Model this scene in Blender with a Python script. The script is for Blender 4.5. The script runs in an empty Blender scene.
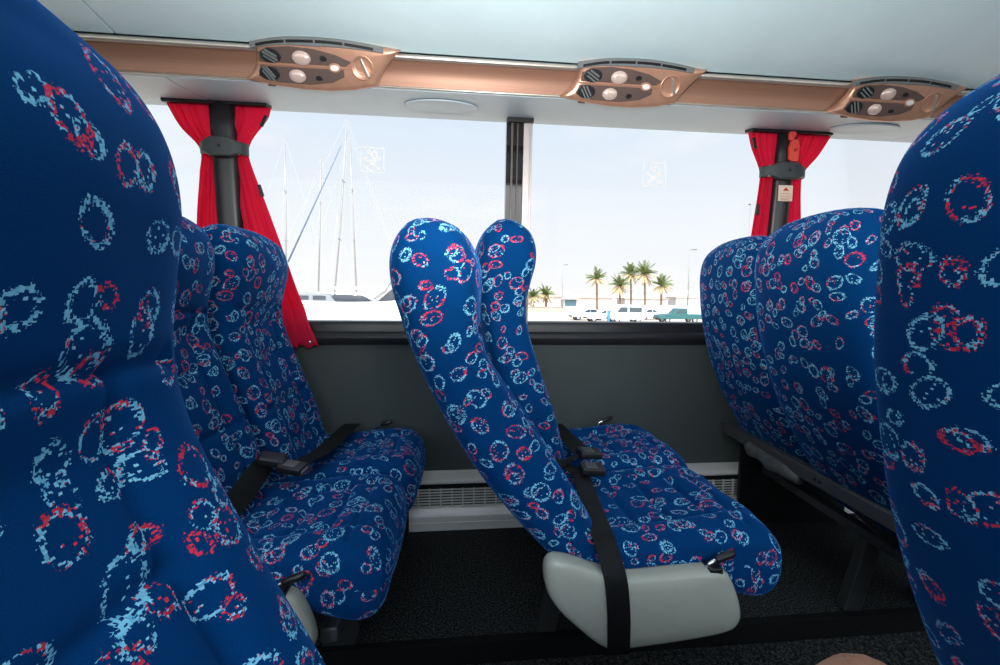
import bpy, bmesh, math, random
from math import sin, cos, pi, radians, sqrt, exp
from mathutils import Vector, Matrix
random.seed(7)
S = bpy.context.scene
COL = S.collection

# ------------------------------------------------------------------ helpers
def link(o, parent=None):
    COL.objects.link(o)
    if parent is not None:
        o.parent = parent
    return o

def tag(o, label, cat, group=None, kind=None):
    if label: o['label'] = label
    if cat: o['category'] = cat
    if group: o['group'] = group
    if kind: o['kind'] = kind
    return o

def thing(name, label, cat, loc=(0, 0, 0), rot=(0, 0, 0), group=None):
    o = bpy.data.objects.new(name, None)
    o.empty_display_size = 0.05
    COL.objects.link(o)
    o.location = loc
    o.rotation_euler = rot
    return tag(o, label, cat, group)

def structure(o, label=None):
    o['kind'] = 'structure'
    if label: o['label'] = label
    return o

def put(name, me, parent=None, loc=(0, 0, 0), rot=(0, 0, 0)):
    o = bpy.data.objects.new(name, me)
    o.location = loc
    o.rotation_euler = rot
    return link(o, parent)

def mesh(name, verts, faces, mat, uvs=None, smooth=True):
    me = bpy.data.meshes.new(name)
    me.from_pydata([tuple(v) for v in verts], [], faces)
    if mat: me.materials.append(mat)
    if uvs is not None:
        ul = me.uv_layers.new(name='UVMap')
        k = 0
        for f in uvs:
            for c in f:
                ul.data[k].uv = c
                k += 1
    me.polygons.foreach_set('use_smooth', [smooth] * len(me.polygons))
    me.update()
    return me

def loft(name, rings, mat, cap=True, uvscale=True, v0=0.0):
    """closed rings of equal length; UV in metres (round the ring, along the rings)"""
    n = len(rings[0]); m = len(rings)
    verts = [p for r in rings for p in r]
    faces, uvs = [], []
    U = []
    for r in rings:
        a = [0.0]
        for i in range(n):
            a.append(a[-1] + (Vector(r[(i + 1) % n]) - Vector(r[i])).length)
        U.append(a)
    mid = U[m // 2]
    V = [v0]
    for j in range(1, m):
        d = sum((Vector(rings[j][i]) - Vector(rings[j - 1][i])).length for i in range(0, n, 4)) / len(range(0, n, 4))
        V.append(V[-1] + d)
    for j in range(m - 1):
        for i in range(n):
            i2 = (i + 1) % n
            faces.append((j * n + i, j * n + i2, (j + 1) * n + i2, (j + 1) * n + i))
            uvs.append(((mid[i], V[j]), (mid[i + 1], V[j]), (mid[i + 1], V[j + 1]), (mid[i], V[j + 1])))
    if cap:
        for j, rev in ((0, True), (m - 1, False)):
            ids = [j * n + i for i in range(n)]
            if rev: ids = ids[::-1]
            faces.append(tuple(ids))
            c = rings[j]
            uvs.append(tuple((verts[k][1], verts[k][0]) for k in ids))
    return mesh(name, verts, faces, mat, uvs)

class MB:
    """collects shapes into one mesh"""
    def __init__(s): s.v = []; s.f = []
    def add(s, v, f):
        b = len(s.v); s.v += [tuple(x) for x in v]; s.f += [tuple(i + b for i in q) for q in f]; return s
    def box(s, x0, x1, y0, y1, z0, z1):
        v = [(x, y, z) for x in (x0, x1) for y in (y0, y1) for z in (z0, z1)]
        return s.add(v, [(0, 1, 3, 2), (4, 6, 7, 5), (0, 4, 5, 1), (2, 3, 7, 6), (0, 2, 6, 4), (1, 5, 7, 3)])
    def prism(s, pts, a0, a1, axis):
        """polygon extruded along an axis; axis x: pts=(y,z), y: pts=(x,z), z: pts=(x,y)"""
        def P(p, a):
            return (a, p[0], p[1]) if axis == 'x' else (p[0], a, p[1]) if axis == 'y' else (p[0], p[1], a)
        n = len(pts)
        v = [P(p, a0) for p in pts] + [P(p, a1) for p in pts]
        f = [tuple(range(n))[::-1], tuple(range(n, 2 * n))]
        f += [(i, (i + 1) % n, n + (i + 1) % n, n + i) for i in range(n)]
        return s.add(v, f)
    def tube(s, path, r, n=10, cap=True):
        path = [Vector(p) for p in path]
        rr = r if isinstance(r, (list, tuple)) else [r] * len(path)
        rings = []
        up = None
        for k, p in enumerate(path):
            t = (path[min(k + 1, len(path) - 1)] - path[max(k - 1, 0)]).normalized()
            if up is None:
                up = Vector((0, 0, 1)) if abs(t.z) < .9 else Vector((1, 0, 0))
            a = (up - t * up.dot(t)).normalized(); b = t.cross(a); up = a
            rings.append([p + (a * cos(2 * pi * i / n) + b * sin(2 * pi * i / n)) * rr[k] for i in range(n)])
        v = [q for R in rings for q in R]
        f = [(j * n + i, j * n + (i + 1) % n, (j + 1) * n + (i + 1) % n, (j + 1) * n + i)
             for j in range(len(path) - 1) for i in range(n)]
        if cap:
            f.append(tuple(range(n))[::-1]); f.append(tuple((len(path) - 1) * n + i for i in range(n)))
        return s.add(v, f)
    def strip(s, path, side, w, th):
        """flat webbing: path of points, side = vector(s) across, width, thickness"""
        path = [Vector(p) for p in path]; n = len(path); v = []
        for k, p in enumerate(path):
            t = (path[min(k + 1, n - 1)] - path[max(k - 1, 0)]).normalized()
            sd = Vector(side[k] if isinstance(side[0], (tuple, list, Vector)) else side)
            sd = (sd - t * sd.dot(t)).normalized(); nn = t.cross(sd)
            v += [p - sd * w / 2 - nn * th / 2, p + sd * w / 2 - nn * th / 2, p + sd * w / 2 + nn * th / 2, p - sd * w / 2 + nn * th / 2]
        f = [(k * 4 + i, k * 4 + (i + 1) % 4, (k + 1) * 4 + (i + 1) % 4, (k + 1) * 4 + i) for k in range(n - 1) for i in range(4)]
        f += [(3, 2, 1, 0), tuple((n - 1) * 4 + i for i in range(4))]
        return s.add(v, f)
    def ball(s, c, r, nu=16, nv=10):
        r = (r, r, r) if not isinstance(r, (tuple, list)) else r
        v = [(c[0], c[1], c[2] + r[2])]; f = []
        for j in range(1, nv):
            t = pi * j / nv
            v += [(c[0] + r[0] * sin(t) * cos(2 * pi * i / nu), c[1] + r[1] * sin(t) * sin(2 * pi * i / nu), c[2] + r[2] * cos(t)) for i in range(nu)]
        v.append((c[0], c[1], c[2] - r[2]))
        for i in range(nu):
            f.append((0, 1 + i, 1 + (i + 1) % nu)); b = 1 + (nv - 2) * nu
            f.append((len(v) - 1, b + (i + 1) % nu, b + i))
        for j in range(nv - 2):
            for i in range(nu):
                a = 1 + j * nu
                f.append((a + i, a + nu + i, a + nu + (i + 1) % nu, a + (i + 1) % nu))
        return s.add(v, f)
    def cyl(s, c, r, h, axis='z', n=24, r2=None):
        r2 = r if r2 is None else r2; v = []
        for rad, q in ((r, 0), (r2, h)):
            for i in range(n):
                a = rad * cos(2 * pi * i / n); b = rad * sin(2 * pi * i / n)
                v.append((c[0] + a, c[1] + b, c[2] + q) if axis == 'z' else (c[0] + b, c[1] + q, c[2] + a) if axis == 'y' else (c[0] + q, c[1] + a, c[2] + b))
        f = [(i, (i + 1) % n, n + (i + 1) % n, n + i) for i in range(n)] + [tuple(range(n))[::-1], tuple(range(n, 2 * n))]
        return s.add(v, f)
    def build(s, name, mat, parent=None, bevel=0, seg=2, smooth=False, loc=(0, 0, 0), rot=(0, 0, 0), sub=0):
        me = mesh(name, s.v, s.f, mat, None, smooth)
        bm = bmesh.new(); bm.from_mesh(me); bmesh.ops.recalc_face_normals(bm, faces=bm.faces[:]); bm.to_mesh(me); bm.free()
        o = put(name, me, parent, loc, rot)
        finish(o, bevel, seg, sub)
        return o

def finish(o, bevel=0, seg=2, sub=0):
    if sub:
        m = o.modifiers.new('Subdivision', 'SUBSURF'); m.levels = sub; m.render_levels = sub
    if bevel:
        m = o.modifiers.new('Bevel', 'BEVEL'); m.width = bevel; m.segments = seg; m.limit_method = 'ANGLE'; m.angle_limit = radians(32)
        for p in o.data.polygons: p.use_smooth = True
        m2 = o.modifiers.new('Normals', 'WEIGHTED_NORMAL'); m2.keep_sharp = False
    return o

def interp(x, pts):
    """smooth (monotone-ish, cosine-free Catmull) interpolation through (x, y) points"""
    if x <= pts[0][0]: return pts[0][1]
    if x >= pts[-1][0]: return pts[-1][1]
    for k in range(len(pts) - 1):
        if pts[k][0] <= x <= pts[k + 1][0]:
            x0, y0 = pts[k]; x1, y1 = pts[k + 1]; h = x1 - x0; t = (x - x0) / h
            def sl(i):
                if i == 0: return (pts[1][1] - pts[0][1]) / (pts[1][0] - pts[0][0])
                if i == len(pts) - 1: return (pts[-1][1] - pts[-2][1]) / (pts[-1][0] - pts[-2][0])
                return (pts[i + 1][1] - pts[i - 1][1]) / (pts[i + 1][0] - pts[i - 1][0])
            m0, m1 = sl(k) * h, sl(k + 1) * h
            return (2*t**3-3*t**2+1)*y0 + (t**3-2*t**2+t)*m0 + (-2*t**3+3*t**2)*y1 + (t**3-t**2)*m1

# ------------------------------------------------------------------ materials
def mat_base(name):
    m = bpy.data.materials.new(name); m.use_nodes = True
    nt = m.node_tree; b = nt.nodes['Principled BSDF']
    return m, nt, b

class N:
    """tiny node builder"""
    def __init__(s, nt): s.nt = nt
    def new(s, t, **k):
        n = s.nt.nodes.new(t)
        for a, v in k.items(): setattr(n, a, v)
        return n
    def set(s, sock, v):
        if hasattr(v, 'is_output') or isinstance(v, bpy.types.NodeSocket): s.nt.links.new(v, sock)
        else: sock.default_value = v
    def math(s, op, a, b=0.0, c=None, clamp=False):
        n = s.new('ShaderNodeMath', operation=op); n.use_clamp = clamp
        s.set(n.inputs[0], a); s.set(n.inputs[1], b)
        if c is not None: s.set(n.inputs[2], c)
        return n.outputs[0]
    def vmath(s, op, a, b=None, out=0, scale=None):
        n = s.new('ShaderNodeVectorMath', operation=op)
        s.set(n.inputs[0], a)
        if b is not None: s.set(n.inputs[1], b)
        if scale is not None: s.set(n.inputs['Scale'], scale)
        return n.outputs[out]
    def mix(s, f, a, b):
        n = s.new('ShaderNodeMix', data_type='RGBA')
        s.set(n.inputs[0], f); s.set(n.inputs[6], a); s.set(n.inputs[7], b)
        return n.outputs[2]
    def noise(s, vec, scale, detail=2.0, rough=.5, out='Fac'):
        n = s.new('ShaderNodeTexNoise'); s.set(n.inputs['Vector'], vec); n.inputs['Scale'].default_value = scale
        n.inputs['Detail'].default_value = detail; n.inputs['Roughness'].default_value = rough
        return n.outputs[out]
    def ramp(s, f, lo, hi):
        n = s.new('ShaderNodeMapRange'); s.set(n.inputs[0], f)
        n.inputs[1].default_value = lo; n.inputs[2].default_value = hi
        return n.outputs[0]

def simple(name, col, rough=.5, metal=0.0, noise=0.0, nscale=20.0, bump=0.0, bscale=200.0, spec=.5, coat=0.0, rvar=0.0):
    m, nt, b = mat_base(name); n = N(nt)
    tc = n.new('ShaderNodeTexCoord').outputs['Object']
    c = (*col, 1)
    if noise:
        f = n.noise(tc, nscale, 4.0, .6)
        lo = tuple(max(0, x * (1 - noise)) for x in col) + (1,); hi = tuple(min(1, x * (1 + noise)) for x in col) + (1,)
        n.set(b.inputs['Base Color'], n.mix(n.ramp(f, .3, .7), lo, hi))
    else:
        b.inputs['Base Color'].default_value = c
    b.inputs['Roughness'].default_value = rough
    if rvar:
        f = n.noise(tc, nscale * 1.7, 4.0, .6)
        n.set(b.inputs['Roughness'], n.math('MULTIPLY_ADD', f, rvar, rough - rvar / 2))
    b.inputs['Metallic'].default_value = metal
    b.inputs['Specular IOR Level'].default_value = spec
    b.inputs['Coat Weight'].default_value = coat
    if bump:
        f = n.noise(tc, bscale, 3.0, .6)
        bp = n.new('ShaderNodeBump'); bp.inputs['Strength'].default_value = bump; bp.inputs['Distance'].default_value = .002
        n.set(bp.inputs['Height'], f); n.set(b.inputs['Normal'], bp.outputs[0])
    return m

def fabric(name):
    """deep blue moquette with woven rings in turquoise and red"""
    m, nt, b = mat_base(name); n = N(nt)
    uv = n.new('ShaderNodeTexCoord').outputs['UV']
    oi = n.new('ShaderNodeObjectInfo')
    # shift the cloth from seat to seat so no two are cut alike
    off = n.new('ShaderNodeCombineXYZ'); n.set(off.inputs[0], n.math('MULTIPLY', oi.outputs['Random'], 7.3)); n.set(off.inputs[1], n.math('MULTIPLY', oi.outputs['Random'], 3.1))
    p0 = n.vmath('ADD', uv, off.outputs[0])
    # wobble, then snap to the weave
    wob = n.noise(p0, 320.0, 1.0, .5, 'Color')
    p1 = n.vmath('ADD', p0, n.vmath('SCALE', n.vmath('SUBTRACT', wob, (.5, .5, .5)), scale=.0022))
    q = n.vmath('SNAP', p1, (.0024, .0013, 1.0))
    stitch = n.new('ShaderNodeTexWhiteNoise', noise_dimensions='2D'); n.set(stitch.inputs['Vector'], n.vmath('SCALE', n.vmath('SNAP', p1, (.0026, .0018, 1.0)), scale=413.0))
    sw = stitch.outputs['Value']
    tone = n.noise(q, 42.0, 1.0, .5)
    masks = []; reds = []
    for (scale, rlo, rhi, w, seed, keep) in ((17.0, .21, .36, .075, 3.7, .97), (23.0, .20, .33, .10, 11.9, .58)):
        x = n.vmath('ADD', n.vmath('SCALE', q, scale=scale), (seed, seed * .61, 0))
        v = n.new('ShaderNodeTexVoronoi', voronoi_dimensions='2D', feature='F1')
        n.set(v.inputs['Vector'], x); v.inputs['Scale'].default_value = 1.0; v.inputs['Randomness'].default_value = .72
        sep = n.new('ShaderNodeSeparateColor'); n.set(sep.inputs[0], v.outputs['Color'])
        d = n.vmath('SUBTRACT', x, v.outputs['Position'])
        rot = n.new('ShaderNodeVectorRotate', rotation_type='Z_AXIS'); n.set(rot.inputs['Vector'], d); n.set(rot.inputs['Angle'], n.math('MULTIPLY', sep.outputs[0], 6.28))
        st = n.new('ShaderNodeCombineXYZ'); st.inputs[0].default_value = 1.0; st.inputs[2].default_value = 0.0
        n.set(st.inputs[1], n.math('MULTIPLY_ADD', sep.outputs[1], .75, 1.0))
        ln = n.vmath('LENGTH', n.vmath('MULTIPLY', rot.outputs[0], st.outputs[0]), out=1)
        r = n.math('MULTIPLY_ADD', sep.outputs[2], rhi - rlo, rlo)
        # thickness of the ring swells and fades round its circumference
        side = n.noise(q, 30.0 + seed, 1.0, .5)
        ww = n.math('MULTIPLY', n.ramp(side, .30, .62), w)
        band = n.math('SUBTRACT', 1.0, n.math('DIVIDE', n.math('ABSOLUTE', n.math('SUBTRACT', ln, r)), n.math('ADD', ww, .012)), clamp=True)
        on = n.math('LESS_THAN', n.math('FRACT', n.math('MULTIPLY', sep.outputs[1], 7.31)), keep)
        a = n.math('MULTIPLY', n.math('GREATER_THAN', n.math('ADD', n.math('MULTIPLY', band, .75), sw), .91), on)
        a = n.math('MULTIPLY', a, n.math('GREATER_THAN', band, .02))
        # stray stitches inside the ring
        ins = n.math('MULTIPLY', n.math('LESS_THAN', ln, r), n.math('MULTIPLY', n.math('GREATER_THAN', sw, .95), on))
        a = n.math('MAXIMUM', a, ins)
        masks.append(a)
        ph = n.math('MULTIPLY_ADD', sep.outputs[0], .34, n.math('SUBTRACT', tone, .17))
        reds.append(n.math('GREATER_THAN', n.math('ADD', ph, n.math('MULTIPLY', n.math('SUBTRACT', sw, .5), .10)), .60))
    base = n.mix(n.ramp(n.noise(uv, 900.0, 2.0, .7), .25, .75), (.0002, .028, .112, 1), (.0005, .050, .182, 1))
    cy = n.mix(sw, (.07, .34, .58, 1), (.26, .66, .85, 1)); rd = n.mix(sw, (.42, .010, .035, 1), (.75, .05, .085, 1))
    c = n.mix(masks[1], base, n.mix(reds[1], cy, rd))
    c = n.mix(masks[0], c, n.mix(reds[0], cy, rd))
    n.set(b.inputs['Base Color'], c)
    b.inputs['Roughness'].default_value = .85; b.inputs['Specular IOR Level'].default_value = .05
    b.inputs['Sheen Weight'].default_value = .30; b.inputs['Sheen Roughness'].default_value = .35
    b.inputs['Sheen Tint'].default_value = (.06, .32, 1, 1)
    bp = n.new('ShaderNodeBump'); bp.inputs['Strength'].default_value = .25; bp.inputs['Distance'].default_value = .0015
    n.set(bp.inputs['Height'], n.math('ADD', n.noise(uv, 1400.0, 2.0, .7), n.math('MULTIPLY', masks[0], .4)))
    n.set(b.inputs['Normal'], bp.outputs[0])
    return m

def curtain_mat():
    m, nt, b = mat_base('red curtain cloth'); n = N(nt)
    uv = n.new('ShaderNodeTexCoord').outputs['UV']
    s = n.vmath('MULTIPLY', uv, (140.0, 3.0, 1.0))
    f = n.noise(s, 1.0, 3.0, .6)
    c = n.mix(n.ramp(f, .3, .7), (.72, .016, .070, 1), (.90, .040, .125, 1))
    n.set(b.inputs['Base Color'], c); b.inputs['Roughness'].default_value = .8; b.inputs['Specular IOR Level'].default_value = .15
    t = n.new('ShaderNodeBsdfTranslucent'); n.set(t.inputs[0], c)
    mx = n.new('ShaderNodeMixShader'); mx.inputs[0].default_value = .60
    nt.links.new(b.outputs[0], mx.inputs[1]); nt.links.new(t.outputs[0], mx.inputs[2])
    nt.links.new(mx.outputs[0], nt.nodes['Material Output'].inputs[0])
    return m

def glass_mat(name='window glass', tint=(.985, .99, .992), gloss=.10):
    m = bpy.data.materials.new(name); m.use_nodes = True; nt = m.node_tree; n = N(nt)
    nt.nodes.remove(nt.nodes['Principled BSDF'])
    t = n.new('ShaderNodeBsdfTransparent'); t.inputs[0].default_value = (*tint, 1)
    g = n.new('ShaderNodeBsdfGlossy'); g.inputs['Roughness'].default_value = .0
    fr = n.new('ShaderNodeFresnel'); fr.inputs[0].default_value = 1.45
    mx = n.new('ShaderNodeMixShader'); n.set(mx.inputs[0], n.math('MULTIPLY', fr.outputs[0], gloss))
    nt.links.new(t.outputs[0], mx.inputs[1]); nt.links.new(g.outputs[0], mx.inputs[2])
    nt.links.new(mx.outputs[0], nt.nodes['Material Output'].inputs[0])
    return m

def carpet_mat():
    m, nt, b = mat_base('charcoal carpet'); n = N(nt)
    tc = n.new('ShaderNodeTexCoord').outputs['Object']
    f = n.noise(tc, 170.0, 3.0, .85)
    c = n.mix(n.ramp(f, .46, .66), (.004, .006, .0065, 1), (.11, .105, .10, 1))
    n.set(b.inputs['Base Color'], c); b.inputs['Roughness'].default_value = .95; b.inputs['Specular IOR Level'].default_value = .1
    bp = n.new('ShaderNodeBump'); bp.inputs['Strength'].default_value = .8; bp.inputs['Distance'].default_value = .004
    n.set(bp.inputs['Height'], f); n.set(b.inputs['Normal'], bp.outputs[0])
    return m

def brushed(name, lo, hi, rough, metal):
    m, nt, b = mat_base(name); n = N(nt)
    tc = n.new('ShaderNodeTexCoord').outputs['Object']
    f = n.noise(n.vmath('MULTIPLY', tc, (3.0, 420.0, 420.0)), 1.0, 3.0, .6)
    n.set(b.inputs['Base Color'], n.mix(n.ramp(f, .3, .7), (*lo, 1), (*hi, 1)))
    b.inputs['Roughness'].default_value = rough; b.inputs['Metallic'].default_value = metal
    return m

FAB = fabric('blue ring moquette')
RED = curtain_mat()
GLASS = glass_mat()
CARPET = carpet_mat()
CEIL = simple('aqua grey moulded panel', (.58, .735, .775), .42, noise=.03, nscale=6, bump=.12, bscale=500)
SIDEP = simple('grey duct panel', (.42, .51, .565), .45, noise=.03, nscale=5, bump=.10, bscale=500)
COPPER = brushed('copper lacquer', (.265, .135, .088), (.32, .168, .11), .46, .35)
COPPER2 = simple('copper plastic moulding', (.50, .27, .18), .33, .45, noise=.06, nscale=40)
BROWN = simple('brown switch plate', (.115, .075, .066), .40, .2, noise=.05, nscale=40)
CHAMP = simple('champagne metal rail', (.62, .55, .48), .30, .75, noise=.04, nscale=30)
VENTG = simple('dark grey vent plastic', (.14, .155, .155), .5, noise=.05, nscale=60)
BLACK = simple('black plastic', (.007, .007, .008), .40, noise=.2, nscale=30)
BLKGL = simple('black satin pillar cover', (.013, .013, .015), .36, noise=.1, nscale=12, bump=.05)
RUBBER = simple('black rubber', (.006, .006, .006), .85, noise=.2, nscale=60, bump=.2, spec=.15)
WALLP = simple('grey green wall cloth', (.058, .071, .070), .8, noise=.10, nscale=300, bump=.35, bscale=700, spec=.25)
SILL = simple('black sill moulding', (.016, .016, .018), .38, noise=.12, nscale=15)
ALU = brushed('brushed aluminium', (.76, .71, .67), (.86, .81, .77), .42, .12)
ALUG = simple('window frame aluminium', (.55, .50, .49), .35, .5, noise=.05, nscale=30)
PLAST = simple('pale grey green seat plastic', (.42, .42, .35), .27, noise=.03, nscale=25, bump=.06, bscale=900)
WEB = simple('black seat belt webbing', (.005, .005, .0055), .6, noise=.2, nscale=300, bump=.5, bscale=600, spec=.22)
CHROME = simple('chrome', (.75, .75, .76), .12, 1.0, noise=.03, nscale=80)
FRAMEM = simple('grey painted seat frame steel', (.08, .08, .084), .42, .2, noise=.12, nscale=30, rvar=.15)
LEGM = simple('light grey painted steel', (.035, .035, .035), .45, .1, noise=.1, nscale=30)
SLEEVE = simple('scuffed grey sleeve', (.10, .10, .10), .5, noise=.4, nscale=40, bump=.6, bscale=60)
TIE = simple('charcoal strap plastic', (.042, .050, .053), .5, noise=.08, nscale=40)
DOME = simple('reading lamp lens', (.66, .50, .44), .16, .25, noise=.04, nscale=60)
HAMMER = simple('red hammer plastic', (.74, .075, .050), .42, noise=.06, nscale=80)
PAPER = simple('cream sticker paper', (.80, .62, .50), .6, noise=.04, nscale=80)
REDINK = simple('red ink', (.62, .03, .02), .6, noise=.05, nscale=90)
def etch_mat():
    m = bpy.data.materials.new('frosted white etching'); m.use_nodes = True; nt = m.node_tree; n = N(nt)
    b = nt.nodes['Principled BSDF']; b.inputs['Base Color'].default_value = (.95, .95, .95, 1); b.inputs['Roughness'].default_value = .8
    t = n.new('ShaderNodeBsdfTranslucent'); t.inputs[0].default_value = (1, 1, 1, 1)
    p = n.new('ShaderNodeBsdfTransparent')
    m1 = n.new('ShaderNodeMixShader'); m1.inputs[0].default_value = .7
    m2 = n.new('ShaderNodeMixShader'); m2.inputs[0].default_value = .05
    nt.links.new(b.outputs[0], m1.inputs[1]); nt.links.new(t.outputs[0], m1.inputs[2])
    nt.links.new(m1.outputs[0], m2.inputs[1]); nt.links.new(p.outputs[0], m2.inputs[2])
    nt.links.new(m2.outputs[0], nt.nodes['Material Output'].inputs[0])
    return m
ETCH = etch_mat()
SKIN = simple('skin', (.56, .27, .17), .5, noise=.10, nscale=60, bump=.2, bscale=400)
HAIR = simple('dark body hair', (.02, .014, .01), .5, noise=.2, nscale=60)
WALLN = simple('pale wall lining', (.30, .33, .33), .7, noise=.05, nscale=20)
SHORTS = simple('dark cotton', (.02, .02, .025), .9, noise=.2, nscale=200)

# ------------------------------------------------------------------ camera
F = 440.0
vx = Vector((4400, 10, F)).normalized()
vz = vx.cross(Vector((0, -34, F)).normalized()).normalized()
if vz.y > 0: vz = -vz
vy = vz.cross(vx)
cam = bpy.data.cameras.new('camera'); co = bpy.data.objects.new('camera', cam); COL.objects.link(co)
cam.sensor_fit = 'HORIZONTAL'; cam.sensor_width = 36.0; cam.lens = F / 1000 * 36.0; cam.clip_start = .02; cam.clip_end = 3000
right = Vector((vx.x, vy.x, vz.x)); down = Vector((vx.y, vy.y, vz.y)); fwd = Vector((vx.z, vy.z, vz.z))
M = Matrix((right, -down, -fwd)).transposed().to_4x4()
CZ = .95
M.translation = (0, 0, CZ)
co.matrix_world = M
S.camera = co

def ray(px, py):
    d = Vector((px - 500, py - 332.5, F))
    return Vector((vx.dot(d), vy.dot(d), vz.dot(d)))
def atY(px, py, Y):
    r = ray(px, py); k = Y / r.y
    return Vector((r.x * k, Y, CZ + r.z * k))

# ------------------------------------------------------------------ bus shell
XA, XB = -2.7, 3.3
def yw(z): return 1.82 - (z - .853) * .069       # window plane leans inward

structure(MB().box(XA, XB, 1.165, 1.90, -.06, 0).build('floor', CARPET), 'raised charcoal carpeted seat platform along the window wall')
structure(MB().box(XA, XB, -.52, .16, -.06, 0).build('floor.001', CARPET), 'raised charcoal carpeted platform below the camera side seats')
structure(MB().box(XA, XB, .16, 1.165, -.12, -.062).build('floor.002', CARPET), 'sunken charcoal carpeted gangway')
structure(MB().box(XA, XB, 1.145, 1.17, -.062, .004).build('trim_1', RUBBER, bevel=.003), 'black rubber edge strip along the seat platform')
structure(MB().box(XA, XB, 1.82, 1.87, 0, .80).build('wall_window_side', WALLP), 'grey green cloth wall panel below the bus windows')
sill = MB().prism([(1.86, .757), (1.815, .757), (1.797, .762), (1.786, .775), (1.783, .790), (1.790, .803), (1.803, .809), (1.809, .812),
                   (1.810, .838), (1.816, .852), (1.86, .856)], XA, XB, 'x')
structure(sill.build('trim_2', SILL, smooth=False, bevel=.002), 'black moulded window sill rail')
# near side shell, behind and beside the camera
structure(MB().box(XA, XB, -.60, -.52, -.12, .85).build('wall_camera_side', WALLN), 'lower bus wall on the camera side')
structure(MB().box(XA, XB, -.60, -.50, 1.66, 2.05).build('wall_camera_side.001', WALLN), 'bus wall above the camera side windows')
for x in (XA, -1.0, .9, XB): structure(MB().box(x - .05, x + .05, -.58, -.52, .85, 1.66).build('trim_3', BLKGL), 'black window post on the camera side')
structure(MB().box(XA - .05, XA, -.60, 1.90, -.12, 2.05).build('wall_rear', WALLN), 'rear bulkhead of the bus')
structure(MB().box(XB, XB + .05, -.60, 1.90, -.12, 2.05).build('wall_front', WALLN), 'front bulkhead of the bus')
# ceiling: rack underside in panels with seams, gangway ceiling above, camera-side rack
RACK = [(1.425, 1.694), (1.36, 1.706), (1.27, 1.722), (1.18, 1.742), (1.10, 1.762)]
for k, (a, b) in enumerate(((XA, -.975), (-.970, 2.2), (2.206, XB))):
    poly = RACK + [(1.10, 1.785), (1.425, 1.715)]
    o = MB().prism(poly, a, b, 'x').build('ceiling' + ('' if k == 0 else '.%03d' % k), CEIL, bevel=.0025)
    structure(o, 'pale aqua underside panel of the luggage rack')
structure(MB().prism([(1.10, 1.785), (1.085, 1.765), (1.07, 1.78), (1.07, 1.86), (1.10, 1.86)], XA, XB, 'x').build('trim_4', BLACK, bevel=.004), 'black front lip of the luggage rack')
structure(MB().box(XA, XB, -.6, 1.9, 2.05, 2.10).build('ceiling.003', CEIL), 'bus roof lining above the gangway')
structure(MB().prism([(-.50, 1.70), (.02, 1.80), (.02, 1.83), (-.50, 1.73)], XA, XB, 'x').build('ceiling.004', CEIL), 'underside of the luggage rack on the camera side')
structure(MB().box(XA, XB, 1.44, 1.9, 1.725, 2.05).build('wall_window_side.001', WALLN), 'luggage rack body above the windows')
# grey duct panel between copper strip and window head
DUCT = [(1.478, 1.607), (1.53, 1.611), (1.62, 1.625), (1.70, 1.640), (1.772, 1.654)]
for k, (a, b) in enumerate(((XA, -.878), (-.875, 1.90), (1.903, XB))):
    o = MB().prism(DUCT + [(1.83, 1.66), (1.83, 1.72), (1.478, 1.72)], a, b, 'x').build('trim_%d' % (5 + k), SIDEP, bevel=.002)
    structure(o, 'grey duct panel above the bus windows')
# copper strip with champagne rail
STRIP0, STRIP1 = Vector((0, 1.470, 1.613)), Vector((0, 1.420, 1.688))
bdir = (STRIP1 - STRIP0).normalized(); ndir = Vector((1, 0, 0)).cross(bdir)
def strip_pt(x, B, Nn=0.0):
    return Vector((x, 0, 0)) + STRIP0 + bdir * B + ndir * Nn
SW = (STRIP1 - STRIP0).length
prof = []
for i in range(9):
    t = i / 8; p = strip_pt(0, SW * .86 * t, -.008 * sin(pi * t)); prof.append((p.y, p.z))
prof += [(1.52, 1.70), (1.52, 1.63)]
structure(MB().prism(prof, XA, XB, 'x').build('trim_8', COPPER, smooth=False, bevel=.0015), 'long copper coloured strip below the luggage rack')
p0 = strip_pt(0, SW * .90, .004)
pr = [(p0.y + .0095 * cos(2 * pi * i / 14), p0.z + .0080 * sin(2 * pi * i / 14)) for i in range(14)]
structure(MB().prism(pr, XA, XB, 'x').build('trim_9', CHAMP, smooth=True, bevel=.0005), 'champagne coloured rail along the top of the copper strip')
p1 = strip_pt(0, -.001, .002)
structure(MB().prism([(p1.y + .004 * cos(2 * pi * i / 8), p1.z + .004 * sin(2 * pi * i / 8)) for i in range(8)], XA, XB, 'x').build('trim_10', CHAMP, smooth=True), 'thin bright bead below the copper strip')

# windows: tilted panes between posts
def pane(name, x0, x1, label):
    v = []; z0, z1 = .845, 1.665
    for x in (x0, x1):
        for z in (z0, z1):
            v += [(x, yw(z) + .012, z), (x, yw(z) + .018, z)]
    f = [(0, 1, 3, 2), (4, 6, 7, 5), (0, 4, 5, 1), (2, 3, 7, 6), (0, 2, 6, 4), (1, 5, 7, 3)]
    o = put(name, mesh(name, v, f, GLASS, smooth=False)); structure(o, label)
    fr = MB()
    for (a, b) in ((x0, x0 + .012), (x1 - .012, x1)):
        fr.add([(x, yw(z) + dy, z) for x in (a, b) for z in (z0, z1) for dy in (.006, .03)],
               [(0, 1, 3, 2), (4, 6, 7, 5), (0, 4, 5, 1), (2, 3, 7, 6), (0, 2, 6, 4), (1, 5, 7, 3)])
    fr.build('window_frame', BLACK, o)
    return o
w1 = pane('window_1', -2.6, -.845, 'bus window left of the left red curtains')
w2 = pane('window_2', -.845, .247, 'bus window showing the sailing boats')
w3 = pane('window_3', .247, 1.353, 'bus window showing the palms and parked cars')
w4 = pane('window_4', 1.353, 3.2, 'bus window right of the right red curtains')
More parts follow.
